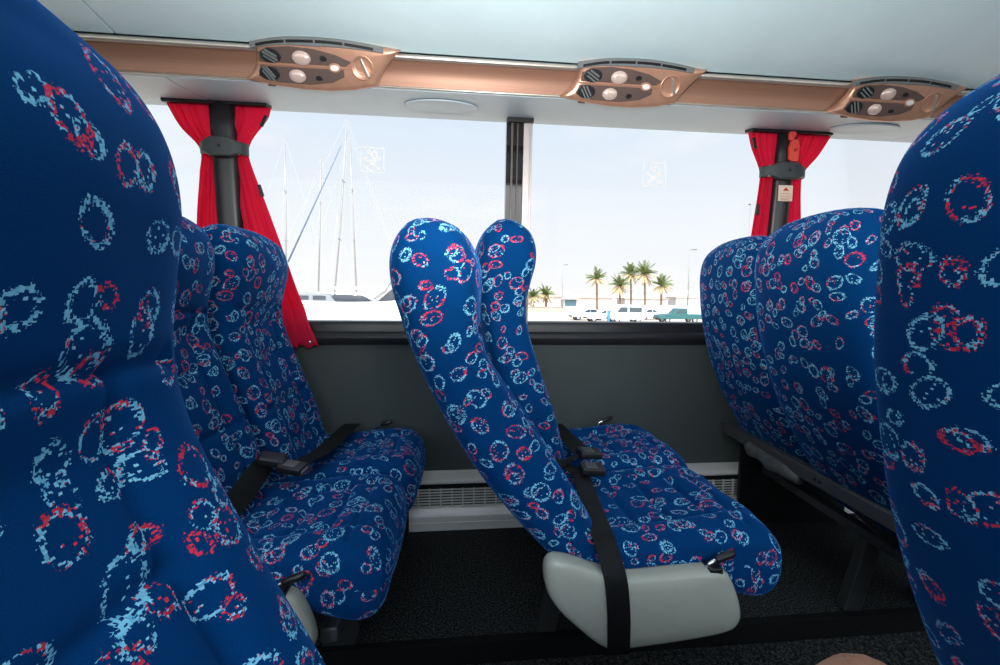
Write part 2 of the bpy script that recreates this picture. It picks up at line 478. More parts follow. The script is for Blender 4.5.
# etched emblem on two panes
def emblem(w, cx, cz, s):
    m = MB(); 
    def P(u, v, d=0): z = cz + v * s; return (cx + u * s, yw(z) + .0105 + d, z)
    def bar(a, b, wd):
        wd *= 1.1
        a = Vector((a[0], a[1])); b = Vector((b[0], b[1])); t = (b - a).normalized(); nn = Vector((-t.y, t.x)) * wd / 2
        q = [a - nn, b - nn, b + nn, a + nn]
        m.add([P(*p) for p in q], [(0, 1, 2, 3)])
    for a, b in (((-.5, -.5), (.5, -.5)), ((.5, -.5), (.5, .5)), ((.5, .5), (-.5, .5)), ((-.5, .5), (-.5, -.5))): bar(a, b, .05)
    bar((-.34, .08), (.32, -.38), .12); bar((.36, .10), (-.30, -.36), .12)
    bar((-.16, .40), (-.10, .22), .12); bar((-.12, .24), (.02, .16), .12); bar((.02, .36), (.20, .34), .10); bar((.20, .36), (.22, .12), .09)
    bar((.22, .14), (.04, .02), .09); bar((.02, .34), (.02, .08), .08); bar((-.2, -.40), (.05, -.46), .05)
    o = m.build('emblem', ETCH, w); o['label'] = 'white etched square emblem on the glass'
emblem(w2, -.324, 1.480, .088); emblem(w3, .812, 1.466, .094)

# posts
def post(name, x, wd, label):
    m = MB(); n = 14; rings = []
    z0, z1 = .82, 1.66
    for z in [z0 + (z1 - z0) * k / 8 for k in range(9)]:
        r = []
        for i in range(n + 1):
            a = pi * i / n
            r.append((x - wd / 2 * cos(a), yw(z) - .018 - .030 * sin(a) ** .7, z))
        r += [(x + wd / 2, yw(z) + .03, z), (x - wd / 2, yw(z) + .03, z)]
        rings.append(r)
    o = put(name, loft(name, rings, BLKGL)); return structure(o, label)
post('trim_11', -.845, .088, 'black rounded window pillar between the left red curtains')
post('trim_12', 1.353, .082, 'black rounded window pillar between the right red curtains')
# middle divider: black frit band, aluminium profile and rubber seal
def slab(m, x0, x1, d0, d1, z0=.845, z1=1.66):
    m.add([(x, yw(z) + d, z) for x in (x0, x1) for z in (z0, z1) for d in (d0, d1)],
          [(0, 1, 3, 2), (4, 6, 7, 5), (0, 4, 5, 1), (2, 3, 7, 6), (0, 2, 6, 4), (1, 5, 7, 3)])
GLOSSB = simple('glossy dark edge glass', (.012, .011, .011), .06, noise=.2, nscale=20, coat=.3)
m = MB(); slab(m, .195, .275, -.004, .034)
dv = structure(m.build('trim_13', GLOSSB), 'dark upright divider between the two middle windows')
m = MB(); slab(m, .262, .297, -.010, .006); slab(m, .286, .290, -.013, -.010); m.build('aluminium_profile', ALUG, dv, bevel=.002)
SEALM = simple('brown grey seal', (.10, .085, .08), .35, noise=.1)
for a_, b_ in ((.213, .221), (.236, .241)):
    m = MB(); slab(m, a_, b_, -.010, -.004); m.build('rib', SEALM, dv, bevel=.001)
m = MB(); slab(m, .196, .299, -.022, .006, 1.632, 1.66); m.build('cap', BLACK, dv, bevel=.002)

# ------------------------------------------------------------------ curtains
def curtain(name, left, right, folds, d, label, ztop=1.638, zbot=.77, tabs=(), stud=None):
    """left / right: lists of (z, x) for the two edges, top to bottom"""
    nu, nv = 70, 60
    L = sorted(left); R = sorted(right)
    verts = []; uvs = []
    for j in range(nv + 1):
        t = j / nv; z = ztop + (zbot - ztop) * t
        xl, xr = interp(z, L), interp(z, R); wd = xr - xl
        for i in range(nu + 1):
            u = i / nu
            ph = u * 2 * pi * folds
            amp = .010 * (.55 + .45 * sin(3 * u + 2)) * min(1.0, .6 + .10 / max(wd, .03))
            y = yw(z) - d - amp * (sin(ph + .5 * sin(4 * t + u * 3)) + .35 * sin(2.3 * ph + 5 * t))
            k = min(1.0, max(0.0, (.90 - z) / .05))
            y = y * (1 - k) + min(y, 1.768 - .5 * amp + .4 * (y - yw(z) + d)) * k
            x = xl + wd * (u + .012 * sin(ph * 1.7))
            verts.append((x, y, z - .006 * sin(ph) * (t > .97)))
    W = .30
    faces = []
    for j in range(nv):
        for i in range(nu):
            a = j * (nu + 1) + i
            faces.append((a, a + 1, a + nu + 2, a + nu + 1))
            uvs.append(tuple((W * k / nu, .9 * l / nv) for k, l in ((i, j), (i + 1, j), (i + 1, j + 1), (i, j + 1))))
    o = put(name, mesh(name, verts, faces, RED, uvs))
    md = o.modifiers.new('Solidify', 'SOLIDIFY'); md.thickness = .0015
    tag(o, label, 'curtain', 'red window curtains')
    for (x, z, a) in tabs:
        c = MB().box(-.006, .006, -.003, .003, -.022, .022).build('fastener_tab', BLACK, o, bevel=.001, loc=(x, yw(z) - d - .018, z), rot=(0, a, 0))
    if stud:
        MB().ball((0, 0, 0), (.006, .004, .006), 12, 8).build('stud', CHROME, o, smooth=True, loc=(stud[0], 1.758, stud[1]))
    return o
curtain('curtain', [(1.65, -1.040), (1.56, -.993), (1.485, -.930), (1.40, -.936), (1.25, -.958), (1.0, -.985), (.80, -1.0)],
        [(1.65, -.845), (1.48, -.850), (.80, -.84)], 4, .018, 'narrow red curtain on the left side of the left window pillar')
curtain('curtain', [(1.65, -.86), (1.48, -.85), (1.25, -.85), (.80, -.83)],
        [(1.65, -.675), (1.60, -.690), (1.53, -.745), (1.485, -.765), (1.44, -.760), (1.30, -.716), (1.10, -.655), (.95, -.610), (.757, -.535)], 6, .020,
        'red curtain flaring down over the sill beside the window with the sailing boats', zbot=.757, tabs=((-.697, 1.585, .45), (-.722, 1.34, -.28)), stud=(-.563, .775))
curtain('curtain', [(1.65, 1.182), (1.58, 1.203), (1.485, 1.248), (1.43, 1.250), (1.25, 1.238), (1.0, 1.225), (.80, 1.2)],
        [(1.65, 1.35), (1.48, 1.34), (.80, 1.35)], 5, .020, 'red curtain left of the pillar with the red hammer', tabs=((1.205, 1.59, -.25), (1.247, 1.33, .03)))
curtain('curtain', [(1.65, 1.36), (1.48, 1.355), (.80, 1.35)],
        [(1.65, 1.563), (1.56, 1.510), (1.485, 1.450), (1.42, 1.447), (1.30, 1.462), (1.10, 1.48), (.80, 1.50)], 4, .018, 'red curtain right of the pillar with the warning sticker')
def rail(x0, x1, label):
    m = MB(); m.prism([(yw(1.65) - .046, 1.634), (yw(1.65) - .038, 1.632), (yw(1.65) + .005, 1.642), (yw(1.65) + .005, 1.662), (yw(1.65) - .046, 1.654)], x0, x1, 'x')
    tag(m.build('curtain_rail', BLACK, bevel=.002), label, 'curtain rail', 'curtain rails')
rail(-1.038, -.682, 'short black curtain rail above the left red curtains')
rail(1.186, 1.54, 'short black curtain rail above the right red curtains')
def tieback(x0, x1, z, label, clip):
    m = MB(); n = 24; v = []; ring = []
    cx = (x0 + x1) / 2
    for i in range(n + 1):
        u = -1 + 2 * i / n; x = cx + u * (x1 - x0) / 2
        d = .062 + .016 * sqrt(max(0, 1 - u * u)) - .02 * abs(u) ** 3
        h = .034 if abs(u) < .45 else .034 - .012 * min(1, (abs(u) - .45) / .25)
        y = yw(z) - d
        ring.append([(x, y, z - h), (x, y - .006, z - h + .004), (x, y - .006, z + h - .004), (x, y, z + h), (x, y + .012, z + h), (x, y + .012, z - h)])
    o = put('curtain_tieback', loft('curtain_tieback', ring, TIE)); finish(o, .002)
    tag(o, label, 'curtain tieback', 'curtain tiebacks')
    MB().box(-.006, .006, -.004, .006, -.023, .023).build('clip', ALUG, o, bevel=.002, loc=(clip, yw(z) - .062, z))
    MB().cyl((0, 0, 0), .005, .005, 'y', 12).build('stud', BLACK, o, bevel=.001, loc=(cx, yw(z) - .088, z))
tieback(-.918, -.757, 1.480, 'charcoal band clasping the left red curtains to the pillar', -.782)
tieback(1.243, 1.432, 1.478, 'charcoal band clasping the right red curtains below the red hammer', 1.266)
# emergency hammer, sticker
h = thing('emergency_hammer', 'small red emergency hammer mounted high on the right window pillar', 'hammer', (1.364, yw(1.573) - .052, 1.573))
MB().prism([(-.020, -.050), (.020, -.050), (.023, .0), (.016, .035), (-.012, .030), (-.022, .0)], -.012, .004, 'y').build('holder', HAMMER, h, bevel=.004)
MB().prism([(-.026, .030), (-.010, .024), (.006, .050), (-.004, .062), (-.026, .060)], -.016, .0, 'y').build('hammer_head', HAMMER, h, bevel=.004)
MB().tube([(0, -.014, -.012), (0, -.022, -.012)], .006, 12).build('striker', REDINK, h)
MB().box(-.016, .016, -.014, -.008, -.056, -.046).build('grip', HAMMER, h, bevel=.002)
st = thing('warning_sticker', 'cream sticker with a red triangle on the right window pillar', 'sticker', (1.353, yw(1.40) - .0500, 1.395))
MB().box(-.031, .031, -.002, .001, -.032, .032).build('paper', PAPER, st)
MB().prism([(-.014, .010), (.014, .010), (.0, .024)], -.0032, -.0018, 'y').build('red_triangle', REDINK, st)
FAINT = simple('faint print', (.60, .36, .26), .6, noise=.1, nscale=90)
m = MB()
for k, (z, w) in enumerate(((-.002, .022), (-.012, .024), (-.020, .025), (-.026, .018))): m.box(-w, w, -.003, -.0018, z - .0016, z + .0016)
m.build('small_print', FAINT, st)

# ------------------------------------------------------------------ overhead service panels
def disc_pts(cx, cy, rx, ry, n=24): return [(cx + rx * cos(2 * pi * i / n), cy + ry * sin(2 * pi * i / n)) for i in range(n)]
def service_panel(x0, label, flip=False):
    t = thing('overhead_panel', label, 'overhead panel', (0, 0, 0), group='overhead service panels')
    mw = Matrix((Vector((1, 0, 0)), bdir, ndir)).transposed().to_4x4(); mw.translation = strip_pt(x0, 0, .003)
    t.matrix_world = mw @ Matrix.Diagonal((1.13, 1.13, 1.0, 1.0))
    W = .415
    left = [(0, 0), (.026, .022), (.040, .045), (.045, .066), (.040, .088)]
    top = [(.10, .1005), (.17, .106), (.24, .1065), (.31, .101), (.37, .0935), (.415, .088)]
    rightc = [(.395, .070), (.375, .048), (.357, .022), (.345, 0)]
    bot = [(.29, -.012), (.22, -.0185), (.15, -.018), (.08, -.012), (.03, -.005)]
    out = left + top + rightc + bot
    # housing: bulging lens made of inset rings
    cx, cy = .20, .042
    verts = []; faces = []; n = len(out)
    # resample outline densely
    dense = []
    for i in range(n):
        a = out[i]; b = out[(i + 1) % n]
        for k in range(4): dense.append((a[0] + (b[0] - a[0]) * k / 4, a[1] + (b[1] - a[1]) * k / 4))
    n = len(dense); lv = [(1.0, 0), (.995, .010), (.975, .017), (.93, .0205), (.80, .0225), (.55, .0235), (.2, .024)]
    for s, zz in lv:
        for p in dense: verts.append((cx + (p[0] - cx) * s, cy + (p[1] - cy) * s, zz))
    for j in range(len(lv) - 1):
        for i in range(n): faces.append((j * n + i, j * n + (i + 1) % n, (j + 1) * n + (i + 1) % n, (j + 1) * n + i))
    faces.append(tuple((len(lv) - 1) * n + i for i in range(n)))
    put('housing', mesh('housing', verts, faces, COPPER2), t)
    # vent along the top
    def arc(u): return interp(u, [(.035, .084), (.10, .0965), (.17, .1015), (.24, .1020), (.31, .097), (.37, .090)])
    us = [.035 + (.335) * k / 20 for k in range(21)]
    vt = MB(); vt.prism([(u, arc(u) + .004) for u in us] + [(u, arc(u) - .017 + .006 * abs(2 * (u - .2) / .33)) for u in us[::-1]], .016, .0265, 'z')
    vo = vt.build('vent', VENTG, t, bevel=.002)
    for a, b in ((.05, .122), (.127, .195), (.20, .268), (.273, .345)):
        uu = [a + (b - a) * k / 6 for k in range(7)]
        sl = MB().prism([(u, arc(u) - .002) for u in uu] + [(u, arc(u) - .0085) for u in uu[::-1]], .024, .0272, 'z')
        sl.build('vent_slot', BLACK, vo)
    # switch plate, two halves with a bright rib
    pl = MB(); pl.prism([(.050, .045), (.052, .066), (.075, .078), (.13, .083), (.19, .080), (.245, .070), (.285, .055), (.268, .044)], .018, .0258, 'z')
    pl.prism([(.040, .012), (.050, .036), (.262, .036), (.262, .020), (.23, .005), (.17, -.003), (.09, -.001)], .018, .0258, 'z')
    pl.build('switch_plate', BROWN, t, bevel=.0015)
    MB().prism([(.045, .0385), (.27, .0385), (.28, .0415), (.045, .0425)], .02, .0268, 'z').build('rib', COPPER2, t, bevel=.0008)
    for cx_, cy_ in ((.082, .060), (.070, .019)):
        nz = MB(); nz.prism(disc_pts(cx_, cy_, .026, .0165), .024, .030, 'z')
        no = nz.build('air_nozzle', BLACK, t, bevel=.002)
        lo = MB()
        for k in (-1, 0, 1): lo.box(-.019 + abs(k) * .004, .019 - abs(k) * .004, k * .008 - .0018, k * .008 + .0018, 0, .005)
        lo.build('louvre', VENTG, no, loc=(cx_, cy_, .0295), rot=(.35, 0, -.5 if cy_ > .04 else -.95))
    for cx_, cy_, r in ((.158, .058, .024), (.140, .016, .022)):
        rd = MB(); rd.ball((0, 0, 0), (r, r * .72, .010), 24, 12); rd.build('reading_light', DOME, t, smooth=True, loc=(cx_, cy_, .0255))
    for cx_, cy_ in ((.214, .060), (.196, .014)):
        MB().prism(disc_pts(0, 0, .009, .006, 16), 0, .004, 'z').build('button', BLACK, t, bevel=.001, loc=(cx_, cy_, .0255))
    ro = MB().prism(disc_pts(.240, .040, .0165, .0115), .023, .0295, 'z').build('call_button', COPPER2, t, bevel=.002)
    MB().prism(disc_pts(.240, .040, .0115, .0072), .0285, .0312, 'z').build('button_cap', ALU, ro, bevel=.001)
    # scoop at the right end with a bright fin
    sc = MB(); v = []; f = []; nn = 28
    for s, zz in ((1.0, .0255), (.93, .0275), (.86, .0255), (.6, .0235), (.0, .0225)):
        for i in range(nn): v.append((.312 + .030 * s * cos(2 * pi * i / nn), .044 + .030 * s * sin(2 * pi * i / nn), zz))
    for j in range(4):
        for i in range(nn): f.append((j * nn + i, j * nn + (i + 1) % nn, (j + 1) * nn + (i + 1) % nn, (j + 1) * nn + i))
    so = put('lamp_scoop', mesh('lamp_scoop', v, f, COPPER2), t)
    MB().prism([(-.003, -.024), (.006, -.022), (.004, .022), (-.002, .024)], .0, .012, 'z').build('fin', CHAMP, so, bevel=.002, loc=(.318, .044, .0225), rot=(0, 0, .35))
    MB().box(.055, .075, -.0135, -.004, .003, .014).build('catch', BROWN, t, bevel=.002)
    return t
service_panel(-.635, 'leftmost copper overhead panel with lamps and air nozzles, above the left curtains')
service_panel(.335, 'middle copper overhead panel with lamps and air nozzles, above the palm window')
service_panel(1.275, 'rightmost copper overhead panel, partly hidden behind the nearest right seat')
# oval covers on the duct panel
def oval(px, py, rx, label):
    c = atY(px, py, 1.60)
    m = MB(); n = 40; v = []; f = []
    a = Vector((1, 0, 0)); b = Vector((0, .976, .166)).normalized(); nn = a.cross(b) * -1
    base = Vector((c.x, 1.622, 1.6245))
    for s, h in ((1.0, 0.0), (1.0, .003), (.96, .0055), (.90, .004), (.0, .006)):
        for i in range(n):
            v.append(base + a * rx * s * cos(2 * pi * i / n) + b * .088 * s * sin(2 * pi * i / n) + nn * h)
    for j in range(4):
        for i in range(n): f.append((j * n + i, j * n + (i + 1) % n, (j + 1) * n + (i + 1) % n, (j + 1) * n + i))
    o = m.add(v, f).build('speaker_cover', SIDEP, smooth=True)
    tag(o, label, 'speaker cover', 'oval speaker covers')
oval(441, 102, .128, 'oval grey cover on the duct panel above the sailing boat window')
oval(868, 131, .125, 'oval grey cover on the duct panel below the rightmost overhead panel')

# ------------------------------------------------------------------ heater along the wall foot
ht = thing('wall_heater', 'long silver heater with a fine grille along the foot of the window wall', 'heater', (0, 1.82, 0))
MB().prism([(0, .190), (-.060, .190), (-.066, .196), (-.066, .206), (-.050, .214), (0, .226)], XA, XB, 'x').build('top_rail', ALU, ht, bevel=.002)
MB().prism([(0, .170), (-.052, .170), (-.052, .190), (0, .190)], XA, XB, 'x').build('dark_gap', BLACK, ht)
MB().prism([(0, .088), (-.046, .088), (-.046, .168), (0, .168)], XA, XB, 'x').build('core', simple('dark heater core', (.004, .004, .004), .8, noise=.2), ht)
g = MB()
for k in range(7): z = .095 + .070 * k / 6; g.box(XA, XB, -.058, -.050, z - .0020, z + .0020)
x = XA
while x < XB: g.box(x - .0024, x + .0024, -.059, -.049, .090, .170); x += .0455
g.build('grille', ALU, ht)
MB().prism([(0, .0), (-.074, .0), (-.074, .060), (-.070, .066), (-.066, .070), (-.060, .088), (-.054, .091), (0, .091)], XA, XB, 'x').build('front_panel', ALU, ht, bevel=.002)
MB().box(XA, XB, -.077, -.070, .028, .036).build('bead', ALU, ht, bevel=.002)
MB().box(1.02, 1.065, -.068, -.04, .166, .198).build('bracket', BLACK, ht, bevel=.003)

# ------------------------------------------------------------------ seats
FR = [(-.06, .010), (.0, .012), (.10, .010), (.23, -.002), (.32, -.017), (.42, -.030), (.50, -.035), (.56, -.025), (.62, .002), (.67, .026), (.72, .036), (.765, .029), (.795, .008), (.815, -.016), (.826, -.040)]
BK = [(-.06, -.090), (.0, -.110), (.10, -.142), (.25, -.174), (.40, -.188), (.52, -.188), (.60, -.184), (.67, -.175), (.72, -.166), (.765, -.150), (.795, -.130), (.815, -.106), (.826, -.084)]
HW = [(-.06, .195), (.0, .206), (.15, .214), (.35, .217), (.50, .213), (.62, .212), (.70, .210), (.755, .202), (.79, .187), (.812, .163), (.826, .132)]
def sgnpow(c, e): return (abs(c) ** e) * (1 if c >= 0 else -1)
def gr(d, w): return exp(-(d / w) ** 2)
def backrest_mesh():
    n, m = 112, 120; rings = []
    hs = [-.06 + .886 * (j / m) for j in range(m + 1)]
    # denser at the crown
    hs = [-.06 + .886 * (1 - (1 - j / m) ** 1.35) for j in range(m + 1)]
    for h in hs:
        f, b, w = interp(h, FR), interp(h, BK), interp(h, HW)
        mid, half = (f + b) / 2, (f - b) / 2
        ring = []
        for i in range(n):
            a = 2 * pi * i / n
            e = 2 / 3.6
            y = w * sgnpow(cos(a), e); s = sgnpow(sin(a), e)
            x = mid + half * s
            if s > 0:
                k = s ** .5
                ya = abs(y)
                rec = .030 * (1 / (1 + exp((ya - .115) / .016))) * (1 if h < .5 else max(0, 1 - (h - .5) / .06))
                seam = .011 * gr(ya - .108, .006) * (h > .03) * (h < .56)
                hz = (.013 * gr(h - .555, .007) * (ya < .175) + .009 * gr(h - .40, .006) * (ya < .11) + .010 * gr(h - .23, .007) * (ya < .19)
                      + .008 * gr(h - .10, .006) * (ya < .12))
                ch = .006 * gr(ya - .05, .006) * (.23 < h < .40)
                puff = .008 * (cos(ya / .108 * pi / 2) if ya < .108 else 0) * (abs(sin(pi * (h - .06) / .17)))
                x += k * (-rec * min(1, max(0, (h + .02) / .1)) - seam - hz - ch + puff)
            else:
                x += -.004 * sin(pi * min(1, max(0, h / .8)))
            ring.append((x, y, h))
        rings.append(ring)
    # crown
    last = rings[-1]; cx = sum(p[0] for p in last) / n
    for s, dz in ((.75, .0055), (.45, .0095), (.15, .0110)):
        rings.append([(cx + (p[0] - cx) * s, p[1] * s, p[2] + dz) for p in last])
    first = rings[0]; cx = sum(p[0] for p in first) / n
    rings = [[(cx + (p[0] - cx) * s, p[1] * s, p[2] - dz) for p in first] for s, dz in ((.3, .014), (.8, .010))] + rings
    return loft('backrest', rings, FAB)
def cushion_mesh():
    # lofted front-to-back, sections in y-z
    n, m = 96, 90; rings = []
    TOP = [(-.05, .428), (.05, .432), (.15, .436), (.25, .448), (.32, .455), (.37, .448), (.40, .425), (.415, .395), (.420, .365)]
    BOT = [(-.05, .33), (.1, .32), (.22, .305), (.30, .272), (.35, .256), (.385, .262), (.41, .292), (.420, .335)]
    W = [(-.05, .205), (.1, .213), (.3, .216), (.37, .212), (.40, .204), (.415, .190), (.420, .17)]
    xs = [-.05 + .47 * (1 - (1 - j / m) ** 1.5) for j in range(m + 1)]
    for x in xs:
        t, b, w = interp(x, TOP), interp(x, BOT), interp(x, W); mid, half = (t + b) / 2, (t - b) / 2
        ring = []
        for i in range(n):
            a = 2 * pi * i / n; e = 2 / 4.2
            y = -w * sgnpow(cos(a), e); s = sgnpow(sin(a), e); z = mid + half * s
            if s > 0:
                ya = abs(y)
                rec = .020 / (1 + exp((ya - .118) / .016)) * max(0, min(1, (.40 - x) / .14))
                seam = .010 * gr(ya - .112, .006) * (x < .36)
                hz = (.010 * gr(x - .10, .006) + .010 * gr(x - .19, .006) + .010 * gr(x - .28, .006)) * (ya < .115) + .007 * gr(x - .335, .006) * (ya < .18)
                wr = .003 * sin(x * 60 + 30 * y) * (ya < .11)
                z += s ** .5 * (-rec - seam - hz + wr)
            ring.append((x, y, z))
        rings.append(ring)
    last = rings[-1]; cz = sum(p[2] for p in last) / n
    for s, dx in ((.7, .006), (.3, .009)):
        rings.append([(p[0] + dx, p[1] * s, cz + (p[2] - cz) * s) for p in last])
    return loft('cushion', rings, FAB)
BACK_ME = backrest_mesh(); CUSH_ME = cushion_mesh()
# side cover outline traced in metres relative to the hinge (x) and floor (z)
COVER = [(-.148, .395), (-.142, .345), (-.118, .300), (-.075, .252), (-.035, .214), (.000, .199), (.09, .203), (.20, .214), (.262, .226), (.282, .245), (.283, .275),
         (.272, .318), (.256, .356), (.240, .372), (.205, .378), (.12, .374), (.055, .370), (.02, .372), (-.03, .388), (-.085, .410), (-.120, .420), (-.140, .416)]
COVER = [(x, .395 - (.395 - z) * (.90 if z < .395 else 1.0)) for x, z in COVER]
def cover_mesh():
    n = len(COVER); dense = []
    for i in range(n):
        p0, p1, p2, p3 = (Vector(COVER[(i + k) % n]) for k in (-1, 0, 1, 2))
        for k in range(4):
            t = k / 4
            dense.append(.5 * ((2 * p1) + (-p0 + p2) * t + (2 * p0 - 5 * p1 + 4 * p2 - p3) * t * t + (-p0 + 3 * p1 - 3 * p2 + p3) * t ** 3))
    c = Vector((.07, .30)); rings = []
    for s, y in ((.985, -.212), (1.0, -.218), (1.0, -.236), (.985, -.246), (.95, -.252), (.88, -.2555), (.6, -.258), (.25, -.259)):
        rings.append([(c.x + (p.x - c.x) * s, y, c.y + (p.y - c.y) * (s if s > .9 else s)) for p in dense])
    return loft('side_cover', rings, PLAST)
COVER_ME = cover_mesh()
def lever_mesh():
    m = MB(); m.tube([(0, 0, 0), (.010, 0, .004), (.022, 0, .009)], .0045, 10)
    return m
def seat(x, y, recline, label, aisle, lever=True, hs=1.0, rz=0.0, dx=0.0):
    t = thing('coach_seat', label, 'seat', (x, y, 0), (0, 0, radians(rz)))
    bk = put('backrest', BACK_ME, t, (0, 0, .40), (0, -radians(recline), 0))
    bk.scale = (1, 1, hs)
    put('cushion', CUSH_ME, t, (dx, 0, 0))
    if aisle:
        cv = put('side_cover', COVER_ME, t, (dx, 0, 0)); cv['label'] = 'pale grey plastic side cover'
        MB().box(.205, .235, -.250, -.215, .366, .384).build('lever_slot', BLACK, cv, bevel=.003)
    if lever:
        sy, x0, z0 = (-.235, .205 + dx, .384) if aisle else (.205, .225 + dx, .436)
        lv = MB().tube([(x0, sy, z0 - .008), (x0 + .006, sy, z0 + .004), (x0 + .020, sy, z0 + .010), (x0 + .036, sy, z0 + .015)], .0048, 10).build('recline_lever', CHROME, t, smooth=True)
        MB().tube([(x0 + .020, sy, z0 + .010), (x0 + .024, sy, z0 + .0118), (x0 + .058, sy, z0 + .024), (x0 + .064, sy, z0 + .026)], [.006, .0078, .0078, .004], 12).build('lever_grip', BLACK, lv, smooth=True)
    return t
XL, XC, XR = -.515, .330, 1.258
YA, YW_ = 1.088, 1.538
sLA = seat(XL, YA, 12.5, 'blue patterned aisle seat of the left far pair, half hidden by the nearest left seat', True, hs=.955, dx=-.045)
sLW = seat(XL + .025, YW_, 12.5, 'blue patterned window seat beside the left red curtain', False, hs=.96, dx=-.05)
sCA = seat(XC, YA, 26.5, 'reclined blue patterned aisle seat in the middle with its grey side cover showing', True)
sCW = seat(XC + .03, YW_, 10.9, 'more upright blue patterned window seat behind the reclined middle seat', False)
sRA = seat(XR, YA, 17.0, 'blue patterned seat seen from behind, between the window seat and the nearest right seat', True, rz=-4)
sRW = seat(XR + .055, YW_, 15.0, 'blue patterned window seat seen from behind below the right red curtains', False, hs=.985, rz=-4)
sNL = seat(-.042, .226, 17.6, 'very close blue patterned seat filling the left edge of the picture', False, lever=False, hs=.965)
sNR = seat(.728, .222, 14.0, 'very close blue patterned seat back at the right edge of the picture', False, lever=False, hs=.955)

# seat frames on the platform
def seat_frame(x, y0, y1, wall, label, detail=False, inner=1.18, rz=0.0):
    t = thing('seat_frame', label, 'seat frame', (x, 0, 0), (0, 0, radians(rz)))
    for xx in (-.02, .25):
        MB().box(xx - .018, xx + .018, y0 + .03, y1 - .02, .222, .254).build('crossbar', FRAMEM, t, bevel=.004)
    rb = MB().prism([(-.175, .376), (-.150, .366), (-.120, .374), (-.120, .408), (-.150, .420), (-.172, .416)], y0 + (.06 if detail else .32), y1 + .03, 'y').build('rear_beam', FRAMEM, t, bevel=.004)
    for yy in (y0 + .22, y1 - .22): MB().prism([(-.165, .375), (-.12, .375), (.02, .262), (-.03, .240)], yy - .012, yy + .012, 'y').build('bracket', FRAMEM, t, bevel=.003)
    lg = MB(); yy = inner
    lg.prism([(-.10, .004), (-.045, .004), (.005, .23), (-.045, .23)], yy - .018, yy + .018, 'y')
    lg.build('leg', LEGM, t, bevel=.005)
    lg = MB(); lg.prism([(.155, .004), (.245, .004), (.262, .10), (.275, .23), (.225, .23), (.205, .10)], yy - .018, yy + .018, 'y')
    lg.build('leg', LEGM, t, bevel=.005)
    MB().box(-.06, .30, y1 - .035, y1 - .005, .24, .285).build('wall_rail', FRAMEM, t, bevel=.003)
    MB().prism([(-.13 if detail else -.02, 0), (.33, 0), (.33, .33), (.28, .385), (-.08 if detail else 0, .36), (-.13 if detail else -.02, .34)], y1 - .065, y1 - .045, 'y').build('wall_leg', BLACK, t, bevel=.004)
    if detail:
        m = MB(); path = [(-.165, 1.60, .385), (-.168, 1.56, .372), (-.165, 1.50, .374), (-.168, 1.44, .364), (-.166, 1.38, .368), (-.160, 1.30, .362)]
        m.tube(path, [.018, .028, .024, .029, .025, .020], 14).build('sleeve', SLEEVE, t, smooth=True)
        for k in (0, 1): MB().cyl((-.1765, 1.20 + .02 * k, .396), .005, .006, 'x', 10).build('bolt', BLACK, t)
    return t
seat_frame(XL, .875, 1.775, 1.82, 'dark steel frame under the left far pair of seats')
seat_frame(XC, .875, 1.775, 1.82, 'dark steel frame under the middle pair of seats')
seat_frame(XR - .075, .875, 1.765, 1.82, 'dark steel frame with rear beam under the right far pair of seats', True, rz=-5.0)
seat_frame(-.042, -.46, .445, -.52, 'dark steel frame under the nearest left seat', inner=.12)
seat_frame(.722, -.46, .445, -.52, 'dark steel frame under the nearest right seat', inner=.12)

# ------------------------------------------------------------------ seat belts (parts of their seats, local coordinates)
def smooth_path(pts, k=6):
    out = []; P = [Vector(p) for p in pts]; n = len(P)
    for i in range(n - 1):
        p0, p1, p2, p3 = P[max(i - 1, 0)], P[i], P[i + 1], P[min(i + 2, n - 1)]
        for j in range(k):
            t = j / k
            out.append(.5 * ((2 * p1) + (-p0 + p2) * t + (2 * p0 - 5 * p1 + 4 * p2 - p3) * t * t + (-p0 + 3 * p1 - 3 * p2 + p3) * t ** 3))
    out.append(P[-1]); return out
def belt(par, pts, side, w=.048): 
    return MB().strip(smooth_path(pts), side, w, .0022).build('belt_strap', WEB, par, bevel=.0006, smooth=True)
def buckle(par, loc, rot, red=True):
    b = MB().box(-.034, .034, -.028, .028, -.011, .011).build('buckle', BLACK, par, bevel=.005, loc=loc, rot=rot)
    MB().box(.016, .0355, -.020, .020, -.004, .004).build('button', REDINK if red else ALUG, b, bevel=.001)
    MB().box(-.02, .012, -.020, .020, .0105, .0118).build('badge_plate', simple('scuffed steel', (.2, .2, .2), .3, .8, noise=.3, nscale=90), b, bevel=.001)
    return b
# middle aisle seat: strap from the hinge gap, over the cushion edge and down across the side cover
belt(sCA, [(.035, .16, .452), (.02, .06, .448), (.005, -.06, .446), (-.012, -.15, .454), (-.016, -.205, .448), (-.010, -.238, .415), (-.004, -.262, .375), (.002, -.2665, .31), (.004, -.266, .25), (.004, -.262, .220), (.004, -.245, .212)],
     [(1, 0, 0)] * 100)
belt(sCA, [(-.02, .21, .46), (.0, .16, .455), (.02, .12, .452)], (0, 1, 0))
b1 = buckle(sCA, (.075, .19, .482), (0, .10, .05))
buckle(sCA, (.062, .115, .462), (0, .05, -.1))
belt(sCA, [(-.04, .14, .45), (.0, .17, .465), (.045, .188, .478)], (0, 1, 0), .03)
belt(sCW, [(.03, .14, .456), (.035, .05, .456), (.04, -.05, .458), (.04, -.14, .463), (.035, -.22, .468)], (1, 0, 0), .06)
